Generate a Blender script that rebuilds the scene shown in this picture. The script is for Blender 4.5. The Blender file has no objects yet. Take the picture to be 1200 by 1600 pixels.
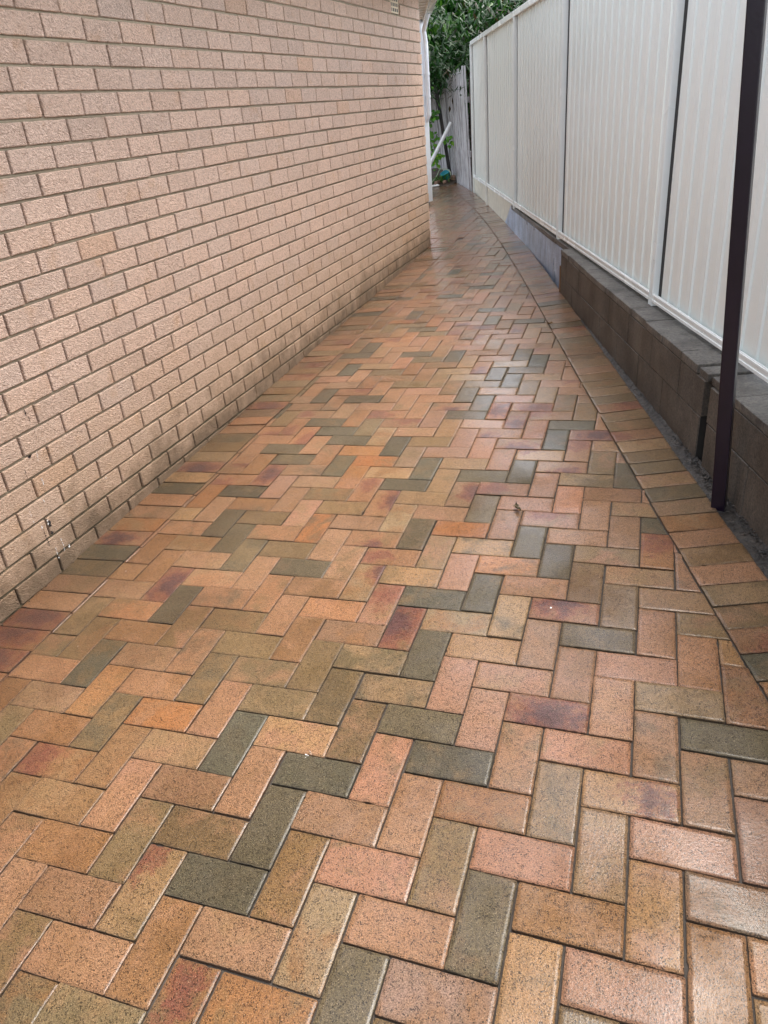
import bpy, bmesh, math, random
from mathutils import Vector, Matrix, noise
R = math.radians
random.seed(7)
scene = bpy.context.scene
col = scene.collection

# ------------------------------------------------------------------ camera
PITCH, ROLL, YAW = 0.4949811, -0.0944856, -0.3623063
CAM = Vector((2.192839, 0.084620, -0.411834))
cy, sy = math.cos(YAW), math.sin(YAW)
fwd = Vector((sy*math.cos(PITCH), cy*math.cos(PITCH), -math.sin(PITCH)))
rgt = Vector((cy, -sy, 0)); upv = rgt.cross(fwd)
RR = math.cos(ROLL)*rgt + math.sin(ROLL)*upv
UU = -math.sin(ROLL)*rgt + math.cos(ROLL)*upv
cam = bpy.data.cameras.new('camera'); co = bpy.data.objects.new('camera', cam); col.objects.link(co)
cam.sensor_fit = 'HORIZONTAL'; cam.sensor_width = 36; cam.lens = 1165.4427/1200*36
cam.clip_start = .05; cam.clip_end = 2000
M = Matrix((RR, UU, -fwd)).transposed().to_4x4(); M.translation = CAM
co.matrix_world = M
scene.camera = co
scene.render.resolution_x = 768; scene.render.resolution_y = 1024

# ------------------------------------------------------------------ light
SUN_EL, SUN_AZ = 66, 28      # overcast
w = bpy.data.worlds.new('World'); scene.world = w; w.use_nodes = True
nt = w.node_tree; nt.nodes.clear()
sky = nt.nodes.new('ShaderNodeTexSky'); sky.sky_type = 'NISHITA'; sky.sun_disc = False
sky.sun_elevation = R(SUN_EL); sky.sun_rotation = R(SUN_AZ); sky.dust_density = 3; sky.air_density = 1
hs = nt.nodes.new('ShaderNodeHueSaturation'); hs.inputs['Saturation'].default_value = .42
bg = nt.nodes.new('ShaderNodeBackground'); bg.inputs['Strength'].default_value = .15
ow = nt.nodes.new('ShaderNodeOutputWorld')
nt.links.new(sky.outputs[0], hs.inputs['Color']); nt.links.new(hs.outputs[0], bg.inputs[0]); nt.links.new(bg.outputs[0], ow.inputs[0])
sl = bpy.data.lights.new('sun', 'SUN'); sl.energy = 1.0; sl.angle = R(30); sl.color = (1, .95, .88)
so = bpy.data.objects.new('sun', sl); col.objects.link(so)
# direction the light comes from
az = R(SUN_AZ); el = R(SUN_EL)
dirv = Vector((math.sin(az)*math.cos(el), math.cos(az)*math.cos(el), math.sin(el)))
so.rotation_euler = dirv.to_track_quat('Z', 'Y').to_euler()
so.location = (3, 3, 8)
scene.view_settings.view_transform = 'Standard'; scene.view_settings.look = 'None'
scene.view_settings.gamma = 1; scene.view_settings.use_curve_mapping = False
scene.view_settings.exposure = 2.2

# ------------------------------------------------------------------ helpers
def link(name, bm, mats, parent=None, smooth=False):
    me = bpy.data.meshes.new(name); bm.to_mesh(me); bm.free()
    if not isinstance(mats, (list, tuple)): mats = [mats]
    for m in mats: me.materials.append(m)
    if smooth:
        for p in me.polygons: p.use_smooth = True
    o = bpy.data.objects.new(name, me); col.objects.link(o)
    if parent: o.parent = parent
    return o
def tag(o, label=None, cat=None, group=None, kind=None):
    if label: o['label'] = label
    if cat: o['category'] = cat
    if group: o['group'] = group
    if kind: o['kind'] = kind
    return o
def empty(name, loc=(0, 0, 0)):
    o = bpy.data.objects.new(name, None); o.location = loc; col.objects.link(o); o.empty_display_size = .2
    return o
def place(part, root):
    """mesh built in world coordinates -> child of an Empty standing at the thing's base"""
    part.parent = root
    part.matrix_parent_inverse = Matrix.Translation(-Vector(root.location))
    return part
def box(bm, p0, ex, ey, ez, mi=0, bev=0):
    """box from corner p0 with edge vectors"""
    p0 = Vector(p0); ex = Vector(ex); ey = Vector(ey); ez = Vector(ez)
    vs = [bm.verts.new(p0 + a*ex + b*ey + c*ez) for c in (0, 1) for b in (0, 1) for a in (0, 1)]
    fs = [(0,2,3,1),(4,5,7,6),(0,1,5,4),(2,6,7,3),(0,4,6,2),(1,3,7,5)]
    faces = [bm.faces.new([vs[i] for i in f]) for f in fs]
    if ex.cross(ey).dot(ez) < 0:
        for f in faces: f.normal_flip()
    for f in faces: f.material_index = mi
    if bev:
        es = list({e for f in faces for e in f.edges})
        bmesh.ops.bevel(bm, geom=es, offset=bev, segments=2, affect='EDGES', profile=.6)
    return faces
def tube(bm, pts, rad, n=10, cap=True):
    pts = [Vector(p) for p in pts]; rs = rad if isinstance(rad, (list, tuple)) else [rad]*len(pts)
    rings = []
    for k, p in enumerate(pts):
        d = (pts[min(k+1, len(pts)-1)] - pts[max(k-1, 0)]).normalized()
        a = d.orthogonal().normalized() if k == 0 else (rings_a - d*rings_a.dot(d)).normalized()
        rings_a = a; b = d.cross(a)
        rings.append([bm.verts.new(p + rs[k]*(math.cos(2*math.pi*i/n)*a + math.sin(2*math.pi*i/n)*b)) for i in range(n)])
    for k in range(len(rings)-1):
        for i in range(n):
            bm.faces.new((rings[k][i], rings[k][(i+1) % n], rings[k+1][(i+1) % n], rings[k+1][i]))
    if cap:
        bm.faces.new(list(reversed(rings[0]))); bm.faces.new(rings[-1])

class NT:
    """tiny node builder"""
    def __init__(s, name, rough=.6, base=(.5,.5,.5), spec=.5, metallic=0):
        s.m = bpy.data.materials.new(name); s.m.use_nodes = True; s.t = s.m.node_tree
        s.b = s.t.nodes['Principled BSDF']; s.b.inputs['Roughness'].default_value = rough
        s.b.inputs['Base Color'].default_value = (*base, 1); s.b.inputs['Specular IOR Level'].default_value = spec
        s.b.inputs['Metallic'].default_value = metallic
    def n(s, t, **k):
        x = s.t.nodes.new('ShaderNode'+t)
        for a, v in k.items(): setattr(x, a, v)
        return x
    def l(s, a, b): s.t.links.new(a, b)
    def pos(s): return s.n('NewGeometry').outputs['Position']
    def mapping(s, src, scale=(1,1,1), rot=(0,0,0)):
        m = s.n('Mapping'); s.l(src, m.inputs[0]); m.inputs['Scale'].default_value = scale; m.inputs['Rotation'].default_value = rot
        return m.outputs[0]
    def noise(s, src, sc, det=4, rough=.5, dist=0):
        x = s.n('TexNoise'); s.l(src, x.inputs['Vector']); x.inputs['Scale'].default_value = sc
        x.inputs['Detail'].default_value = det; x.inputs['Roughness'].default_value = rough; x.inputs['Distortion'].default_value = dist
        return x.outputs['Fac']
    def voro(s, src, sc, out='Distance', feat='F1', rnd=1):
        x = s.n('TexVoronoi', feature=feat); s.l(src, x.inputs['Vector']); x.inputs['Scale'].default_value = sc
        x.inputs['Randomness'].default_value = rnd
        return x.outputs[out]
    def mr(s, src, a, b, c=0, d=1, smooth=False):
        x = s.n('MapRange'); x.interpolation_type = 'SMOOTHSTEP' if smooth else 'LINEAR'
        s.l(src, x.inputs[0])
        for i, v in enumerate((a, b, c, d)): x.inputs[i+1].default_value = v
        return x.outputs[0]
    def math(s, op, a, b=None, clamp=False):
        x = s.n('Math', operation=op); x.use_clamp = clamp
        for i, v in enumerate((a, b)):
            if v is None: continue
            if isinstance(v, (int, float)): x.inputs[i].default_value = v
            else: s.l(v, x.inputs[i])
        return x.outputs[0]
    def mix(s, fac, a, b, mode='MIX'):
        x = s.n('Mix', data_type='RGBA', blend_type=mode)
        for i, v in ((0, fac), (6, a), (7, b)):
            if isinstance(v, (int, float)): x.inputs[i].default_value = v
            elif isinstance(v, tuple): x.inputs[i].default_value = (*v, 1)
            else: s.l(v, x.inputs[i])
        return x.outputs[2]
    def color(s, v): s.l(v, s.b.inputs['Base Color'])
    def rough(s, v): s.l(v, s.b.inputs['Roughness'])
    def bump(s, h, strength=.5, dist=.002, prev=None):
        x = s.n('Bump'); x.inputs['Strength'].default_value = strength; x.inputs['Distance'].default_value = dist
        s.l(h, x.inputs['Height'])
        if prev is not None: s.l(prev, x.inputs['Normal'])
        s.l(x.outputs[0], s.b.inputs['Normal']); return x.outputs[0]
    def attr(s, name):
        x = s.n('Attribute'); x.attribute_name = name; return x

# ------------------------------------------------------------------ materials
def mat_paver():
    t = NT('fired_clay_paver', spec=.35); p = t.pos()
    c = t.attr('tone').outputs['Color']
    sp = t.attr('spot'); sep = t.n('SeparateXYZ'); t.l(sp.outputs['Vector'], sep.inputs[0])
    uv = t.n('UVMap'); uv.uv_map = 'UVMap'
    # distance from the flash mark's centre, roughened by noise
    cmb = t.n('CombineXYZ'); t.l(sep.outputs[0], cmb.inputs[0]); t.l(sep.outputs[1], cmb.inputs[1])
    sub = t.n('VectorMath', operation='SUBTRACT'); t.l(uv.outputs[0], sub.inputs[0]); t.l(cmb.outputs[0], sub.inputs[1])
    sc = t.mapping(sub.outputs[0], (1, 1.5, 0))
    ln = t.n('VectorMath', operation='LENGTH'); t.l(sc, ln.inputs[0])
    d = t.math('ADD', ln.outputs['Value'], t.mr(t.noise(p, 22, 5, .7), .3, .7, -.055, .055))
    on = t.math('GREATER_THAN', sep.outputs[2], .001)
    q = t.math('DIVIDE', d, t.math('MAXIMUM', t.math('ABSOLUTE', sep.outputs[2]), .001))
    red = t.math('MULTIPLY', t.mr(q, .75, 1.5, 1, 0, True), on)
    drk = t.math('MULTIPLY', t.mr(q, .25, 1.05, 1, 0, True), t.attr('spotdark').outputs['Fac'])
    drk = t.math('MULTIPLY', drk, on)
    mm = t.noise(p, 8.5, 4, .65, .5)
    c = t.mix(t.mr(mm, .44, .68, 0, .75, True), c, t.attr('tone2').outputs['Color'])
    # slow tonal drift within bricks
    n1 = t.noise(p, 11, 3, .6); n2 = t.noise(p, 60, 3, .7)
    c = t.mix(t.mr(n1, .35, .7, 0, .5), c, t.mix(1, c, (.80, .80, .62), 'MULTIPLY'))
    c = t.mix(t.mr(n2, .3, .7, 0, .45), c, t.mix(1, c, (1.25, 1.14, 1.0), 'MULTIPLY'))
    c = t.mix(t.math('MULTIPLY', red, t.mr(t.noise(p, 45, 4, .7), .3, .6, .25, .75)), c, (.25, .07, .042))
    c = t.mix(t.math('MULTIPLY', drk, .72), c, (.07, .038, .045))
    # fine dark grog pits
    v = t.voro(t.mapping(p, (1, .75, 1), (0, 0, R(20))), 300); n3 = t.noise(p, 95, 3, .6)
    pit = t.math('MULTIPLY', t.mr(v, .18, .48, 1, 0), t.mr(n3, .42, .58, 0, 1))
    n4 = t.noise(p, 380, 3, .7)
    c = t.mix(t.math('MULTIPLY', pit, .95), c, (.022, .014, .010))
    c = t.mix(t.mr(n4, .42, .60, 0, .85), c, t.mix(1, c, (.42, .38, .34), 'MULTIPLY'))
    glint = t.math('MULTIPLY', t.mr(t.voro(p, 270), .10, .26, 1, 0), t.mr(t.noise(p, 130, 2), .5, .6, 0, 1))
    c = t.mix(t.math('MULTIPLY', glint, .6), c, (.62, .47, .30))  # pale specks painted in for tiny wet glints
    # grime gathered in the edges and stains
    st = t.noise(p, 2.3, 5, .65)
    c = t.mix(t.mr(st, .46, .70, 0, .55), c, t.mix(1, c, (.60, .53, .40), 'MULTIPLY'))
    # darker and browner towards the house, broken up by noise
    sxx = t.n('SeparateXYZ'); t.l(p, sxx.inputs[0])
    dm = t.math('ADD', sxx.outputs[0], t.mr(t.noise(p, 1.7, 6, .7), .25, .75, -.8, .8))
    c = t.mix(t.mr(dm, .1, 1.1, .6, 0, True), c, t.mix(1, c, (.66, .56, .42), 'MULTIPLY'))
    c = t.mix(t.math('MULTIPLY', t.attr('edge').outputs['Fac'], .52), c, (.05, .04, .03))
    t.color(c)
    wet = t.noise(p, 1.6, 4, .6)
    r = t.mr(wet, .35, .7, .26, .48)
    sy_ = t.n('SeparateXYZ'); t.l(p, sy_.inputs[0])
    fn_ = t.math('ADD', t.noise(p, 2.1, 5, .65), t.mr(sy_.outputs[1], 3, 6.5, 0, .22, True))
    film = t.mr(fn_, .36, .60, .10, 1.)
    film = t.math('MULTIPLY', film, t.mr(t.attr('edge').outputs['Fac'], 0, .5, 1, .15)); t.l(film, t.b.inputs['Coat Weight']); r = t.math('SUBTRACT', r, t.mr(sy_.outputs[1], 3, 6.5, 0, .10, True)); t.b.inputs['Coat Roughness'].default_value = .14; t.b.inputs['Coat IOR'].default_value = 1.33
    cb = t.n('Bump'); cb.inputs['Strength'].default_value = .5; cb.inputs['Distance'].default_value = .0012; t.l(t.noise(p, 170, 3, .6), cb.inputs['Height']); t.l(cb.outputs[0], t.b.inputs['Coat Normal'])
    r = t.math('ADD', r, t.math('MULTIPLY', t.attr('edge').outputs['Fac'], .3))
    t.rough(t.math('ADD', r, t.mr(n4, .3, .7, -.08, .12)))
    h = t.math('ADD', t.math('MULTIPLY', pit, -1.0), t.math('MULTIPLY', t.noise(p, 300, 4, .7), 2.0))
    b = t.bump(h, 1, .0042)
    t.bump(n1, .25, .004, b)
    return t.m
def mat_sand():
    t = NT('joint_sand', .9); p = t.pos()
    t.color(t.mix(t.noise(p, 90, 4), (.018, .014, .011), (.05, .038, .028))); t.bump(t.noise(p, 300), .6, .003); return t.m
def mat_brick():
    t = NT('rock_face_brick', .62, spec=.35); p = t.pos()
    c = t.attr('tone').outputs['Color']
    # diagonal crinkled texture of the pressed brick face (y along wall, z up)
    m = t.mapping(p, (1, 1, 1), (R(28), 0, 0)); m = t.mapping(m, (1, 1, 2.3))
    wv = t.noise(m, 72, 3, .6, 1.3); v = t.voro(m, 110, 'Distance', 'F1')
    h = t.math('ADD', t.mr(wv, .3, .7, 0, 1), t.math('MULTIPLY', v, .5))
    crease = t.mr(wv, .38, .52, 1, 0)
    n1 = t.noise(p, 7, 4, .6)
    c = t.mix(t.mr(n1, .58, .74, 0, .55), c, (.62, .36, .19))
    c = t.mix(t.math('MULTIPLY', crease, .55), c, t.mix(1, c, (.40, .33, .30), 'MULTIPLY'))
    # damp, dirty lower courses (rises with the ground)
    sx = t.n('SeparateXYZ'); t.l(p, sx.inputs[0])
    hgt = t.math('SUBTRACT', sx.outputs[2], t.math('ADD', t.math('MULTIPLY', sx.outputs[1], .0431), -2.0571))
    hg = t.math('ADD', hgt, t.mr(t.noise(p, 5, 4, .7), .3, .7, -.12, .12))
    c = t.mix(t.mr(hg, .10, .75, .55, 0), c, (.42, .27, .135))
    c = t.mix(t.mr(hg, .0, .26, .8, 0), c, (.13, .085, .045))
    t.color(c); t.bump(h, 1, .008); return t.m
def mat_mortar():
    t = NT('khaki_mortar', .9); p = t.pos()
    c = t.mix(t.noise(p, 60, 4), (.20, .16, .10), (.34, .285, .195))
    sx = t.n('SeparateXYZ'); t.l(p, sx.inputs[0])
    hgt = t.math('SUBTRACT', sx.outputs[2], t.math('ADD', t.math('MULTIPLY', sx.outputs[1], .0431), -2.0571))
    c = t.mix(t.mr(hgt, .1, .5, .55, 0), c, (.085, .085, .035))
    t.color(c); t.bump(t.noise(p, 250), .5, .002); return t.m
def mat_cream(name='cream_steel', base=(.72, .765, .735), rough=.20, drops=True):
    t = NT(name, rough, base, .5); p = t.pos()
    n = t.noise(p, 2.5, 4, .6)
    c = t.mix(t.mr(n, .4, .7, 0, .12), base, tuple(b*.85 for b in base))
    t.color(c)
    if drops:
        v = t.voro(p, 120); n3 = t.noise(p, 9, 3)
        d = t.math('MULTIPLY', t.mr(v, .12, .3, 1, 0, True), t.mr(n3, .5, .62, 0, 1))
        t.bump(d, .35, .0015)
        t.rough(t.mr(t.noise(p, 3, 2), .3, .7, rough, rough+.05))
    return t.m
def mat_concrete(name, a, b, bumpd=.004, rough=.8, stain=(.03, .022, .015), sc=110):
    t = NT(name, rough); p = t.pos()
    c = t.mix(t.mr(t.noise(p, 5, 5, .65), .35, .65), a, b)
    m = t.mapping(p, (7, 7, 2.2)); st = t.noise(m, 1.2, 6, .7)
    c = t.mix(t.mr(st, .45, .7, 0, .7), c, stain)
    g = t.noise(p, sc, 5, .75)
    c = t.mix(t.mr(g, .45, .66, 0, .8), c, t.mix(1, c, (2.1, 2.0, 1.85), 'MULTIPLY')); c = t.mix(t.mr(g, .34, .46, .6, 0), c, t.mix(1, c, (.4, .4, .4), 'MULTIPLY'))
    t.color(c); t.rough(t.mr(t.noise(p, 3, 3), .35, .7, rough-.25, rough)); t.bump(g, .6, bumpd); return t.m
def mat_wood(name, a, b):
    t = NT(name, .75); p = t.pos()
    m = t.mapping(p, (22, 22, 1.2)); g = t.noise(m, 4, 5, .65); g2 = t.noise(p, 3, 4, .6)
    c = t.mix(t.mr(g, .3, .7), a, b); c = t.mix(t.mr(g2, .5, .75, 0, .6), c, (.07, .055, .045))
    tn = t.attr('tone').outputs['Color']
    t.color(c); t.bump(g, .5, .004); return t.m
def mat_leaf(name, dark, light, yel):
    t = NT(name, .42, spec=.35); a = t.attr('tone').outputs['Fac']
    c = t.mix(a, dark, light); c = t.mix(t.mr(a, .86, 1), c, yel); c = t.mix(t.mr(a, 0, .05, .7, 0), c, (.06, .035, .015))
    t.color(c)
    tr = t.n('BsdfTranslucent'); t.l(c, tr.inputs[0]); mx = t.n('MixShader'); mx.inputs[0].default_value = .28
    o = t.t.nodes['Material Output']; t.l(t.b.outputs[0], mx.inputs[1]); t.l(tr.outputs[0], mx.inputs[2]); t.l(mx.outputs[0], o.inputs[0])
    return t.m
def mat_plain(name, base, rough=.5, var=.2, spec=.5):
    t = NT(name, rough, base, spec); p = t.pos()
    t.color(t.mix(t.mr(t.noise(p, 14, 4, .6), .35, .7, 0, 1), base, tuple(b*(1-var) for b in base)))
    t.bump(t.noise(p, 80, 3), .15, .002); return t.m

PAV = mat_paver(); SAND = mat_sand(); BRK = mat_brick(); MOR = mat_mortar()
CREAM = mat_cream(); CREAM2 = mat_cream('cream_trim', (.76, .79, .765), .24)
GAPSHADE = mat_plain('gap_shade_black', (.012, .012, .012), .6)  # near-black standing for shade beside the fence posts and in the vent holes
BLOCK = mat_concrete('stained_block', (.082, .070, .057), (.045, .037, .029), .004)
CAPM = mat_concrete('wet_aggregate_cap', (.12, .112, .098), (.045, .041, .036), .014, .65, sc=70)
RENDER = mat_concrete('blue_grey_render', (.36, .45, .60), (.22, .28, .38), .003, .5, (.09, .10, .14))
GUT = mat_concrete('mortar_gutter', (.030, .025, .020), (.012, .010, .008), .02, .6, sc=45)
PURPLE = mat_plain('dark_purple_paint', (.008, .0035, .011), .3, .3, .4)
SOFF = mat_plain('soffit_paint', (.62, .60, .52), .5, .08)
POSTM = mat_plain('pale_post_paint', (.76, .79, .83), .3, .08)
PALE = mat_wood('weathered_paling', (.16, .155, .158), (.60, .60, .61))
BARK = mat_wood('bark', (.10, .075, .05), (.05, .038, .028))
LEAF = mat_leaf('mango_leaf', (.004, .017, .003), (.014, .078, .008), (.05, .14, .012))
LEAF2 = mat_leaf('bright_leaf', (.03, .12, .01), (.13, .36, .03), (.30, .45, .03))
SOIL = mat_concrete('garden_soil', (.10, .07, .045), (.05, .035, .025), .02, .9)
PVC = mat_plain('pvc_pipe', (.74, .75, .74), .3, .08)
TEAL = mat_plain('teal_plastic', (.01, .28, .36), .35, .15)
RUB = mat_plain('broken_brick', (.33, .20, .14), .85, .4)
WHITE = mat_plain('white_fleck', (.8, .79, .75), .6, .1)
INK = mat_plain('black_drip', (.02, .018, .018), .5, .1)

def ground(x, y): return -2.0571 + .057378*x + .0431095*y
NS = lambda p, s: noise.noise(Vector(p)*s)

# ------------------------------------------------------------------ ground sheet
bm = bmesh.new()
xs = [-400, -60, -12, 0, 2.6, 12, 60, 400]; ys = [-400, -60, -6, 4, 9, 14, 40, 400]
def gz(x, y):
    x = max(-6, min(6, x)); y = max(-6, min(16, y)); return ground(x, y) - .05
g = [[bm.verts.new((x, y, gz(x, y))) for x in xs] for y in ys]
for a in range(len(ys)-1):
    for b in range(len(xs)-1): bm.faces.new((g[a][b], g[a][b+1], g[a+1][b+1], g[a+1][b]))
tag(link('ground', bm, SOIL), kind='structure')

# ------------------------------------------------------------------ brick paving
TABLE = {'O':'-2,40 -2,42 0,14 0,20 5,15','P':'-4,10 -4,18 5,9 9,7 9,11 9,23','R':'1,39 5,25 6,26','b':'10,12 11,11','d':'-7,47 -5,17 -5,21 -4,6 -4,14 -4,20 -4,24 -3,9 -3,13 -3,23 -3,27 -3,39 -3,47 -2,22 -1,19 -1,49 0,12 1,21 1,33 2,4 2,18 3,1 3,19 3,25 4,2 4,4 4,6 4,14 4,26 4,30 4,40 5,11 5,19 5,31 5,33 6,6 6,8 6,16 6,32 7,-1 7,5 7,11 7,19 8,14 8,22 9,1 9,13 10,10 13,7','k':'3,21 4,22 5,21 6,2 6,4 6,12 6,20 7,7 7,17 8,0 8,6 8,8 8,18 9,3 9,17 10,6 11,1 11,9 12,4 14,4','kr':'4,10 6,18 8,16','o':'-8,14 -6,4 -6,12 -6,16 -5,11 -5,19 -4,4 -4,8 -3,1 -3,5 -1,1 -1,3 -1,5 1,11 2,8 3,-1 5,-1 8,4 10,2 13,1','or':'-3,3 4,-2 12,14','os':'-2,2','p':'-7,13 -4,48 2,14 2,16 3,31 5,23 6,22 6,24 8,20','r':'-8,62 -7,19 -7,23 -7,63 -6,18 -6,44 -5,23 -4,22 -2,46 -1,25 0,24 2,36 6,34 7,25 7,29','s':'-6,6 -6,10 -6,14 -6,20 -6,22 -5,5 -5,9 -5,45 -5,47 -5,55 -4,2 -4,12 -3,7 -3,11 -2,0 -2,6 -2,10 -2,14 -2,18 -1,-1 -1,7 -1,11 -1,43 -1,51 0,0 0,2 0,10 1,-1 1,3 1,5 1,9 1,13 1,15 2,10 2,12 3,3 3,9 4,0 4,16 5,3 7,1 7,3 7,13 7,15 8,12 9,5 9,9 9,15 10,8 10,16 11,7 11,15 12,6 12,10 13,3 13,5 13,9 13,13 14,2 14,6 14,8','sr':'3,13','t':'-7,11 -5,13 -4,50 -3,53 -2,52 0,4 0,34 2,30 3,5 3,15 3,17 4,12 4,18 4,20 5,7 5,13 6,0 6,10 6,14 7,9 8,10 9,19 10,0 10,4 10,14 11,3 11,13 12,2 12,8 12,12 14,10','tp':'3,11 11,5','tr':'2,0 7,21','y':'-8,58 -7,7 -6,8 -6,24 -5,3 -5,7 -5,39 -2,4 -2,8 -2,12 -2,38 -1,9 -1,13 -1,17 -1,29 -1,41 0,-2 0,6 0,8 0,16 1,-3 1,1 1,7 2,-2 2,2 2,6 2,22 2,28 3,7 3,29 4,8 5,1 5,5 7,33 8,2 11,-1 13,11'}
KIND = {}
for c, s in TABLE.items():
    for q in s.split():
        KIND[tuple(int(v) for v in q.split(','))] = c
TONES = {'s': (.350, .188, .100), 'k': (.368, .190, .115), 'o': (.300, .148, .060), 't': (.335, .210, .108), 'y': (.212, .138, .064),
         'd': (.124, .098, .056), 'O': (.35, .150, .056), 'b': (.19, .122, .068), 'r': (.34, .175, .088), 'p': (.32, .17, .088), 'R': (.33, .165, .075), 'P': (.31, .150, .084)}
def kind_of(key, rnd):
    if key in KIND: return KIND[key]
    x = rnd.random()
    for c, f in (('s', .30), ('k', .12), ('o', .14), ('t', .14), ('y', .10), ('d', .09), ('r', .08), ('p', .05), ('O', .03)):
        if x < f: return c
        x -= f
    return 's'
PW = (0.017411716, -0.091072256, -0.07011076, -0.013676313, -0.124442378, -0.135890483, -0.12950671, -0.005409673)
def lat(i, j):
    jj = min(j, 44.)
    def f(j):
        x = .111217*(i + PW[3]*j*j/100 + PW[4]*i*j/100 + PW[7]*j**3/1e4)
        y = .111217*(j*(1+PW[0]) + PW[1]*j*j/100 + PW[2]*j**3/1e4 + PW[5]*i*j/100 + PW[6]*i*i/100)
        return x, y
    x, y = f(jj)
    if j > 44:
        x1, y1 = f(43.); x += (x-x1)*(j-44)*.2; y += .1065*(j-44)
    th = -.00784886
    return (.917868 + x*math.cos(th) - y*math.sin(th), .806608 + x*math.sin(th) + y*math.cos(th))
def xin(y):
    y = max(y, .6)
    return -8.13607638e-04*y**3 + 1.14684095e-02*y*y - 3.44435867e-01*y + 3.13940848
def din(y): return (xin(y+.02)-xin(y-.02))/.04
SW = .208
def xout(y):
    return xin(y) + SW*math.sqrt(1+din(y)**2)
def clip(poly, a, b, c):
    """keep a*x+b*y<=c"""
    out = []
    for k in range(len(poly)):
        p, q = poly[k], poly[(k+1) % len(poly)]
        dp, dq = a*p[0]+b*p[1]-c, a*q[0]+b*q[1]-c
        if dp <= 0: out.append(p)
        if (dp < 0 < dq) or (dq < 0 < dp):
            s = dp/(dp-dq); out.append((p[0]+s*(q[0]-p[0]), p[1]+s*(q[1]-p[1])))
    return out
def area(p): return .5*sum(p[k][0]*p[(k+1) % len(p)][1]-p[(k+1) % len(p)][0]*p[k][1] for k in range(len(p)))
def inset(poly, d):
    n = len(poly); out = []
    for k in range(n):
        a, b, c = Vector(poly[k-1]), Vector(poly[k]), Vector(poly[(k+1) % n])
        e1 = (b-a).normalized(); e2 = (c-b).normalized()
        n1 = Vector((-e1.y, e1.x)); n2 = Vector((-e2.y, e2.x))
        m = n1+n2; L = m.length
        if L < 1e-4: return None
        m = m/L; s = d/max(.3, m.dot(n1)); out.append((b.x+m.x*s, b.y+m.y*s))
    return out
pb = bmesh.new()
TONE = pb.loops.layers.float_color.new('tone'); UVL = pb.loops.layers.uv.new('UVMap')
TON2 = pb.loops.layers.float_color.new('tone2'); EDG = pb.loops.layers.float_color.new('edge'); SPT = pb.verts.layers.float_vector.new('spot'); SPD = pb.verts.layers.float.new('spotdark')
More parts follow.
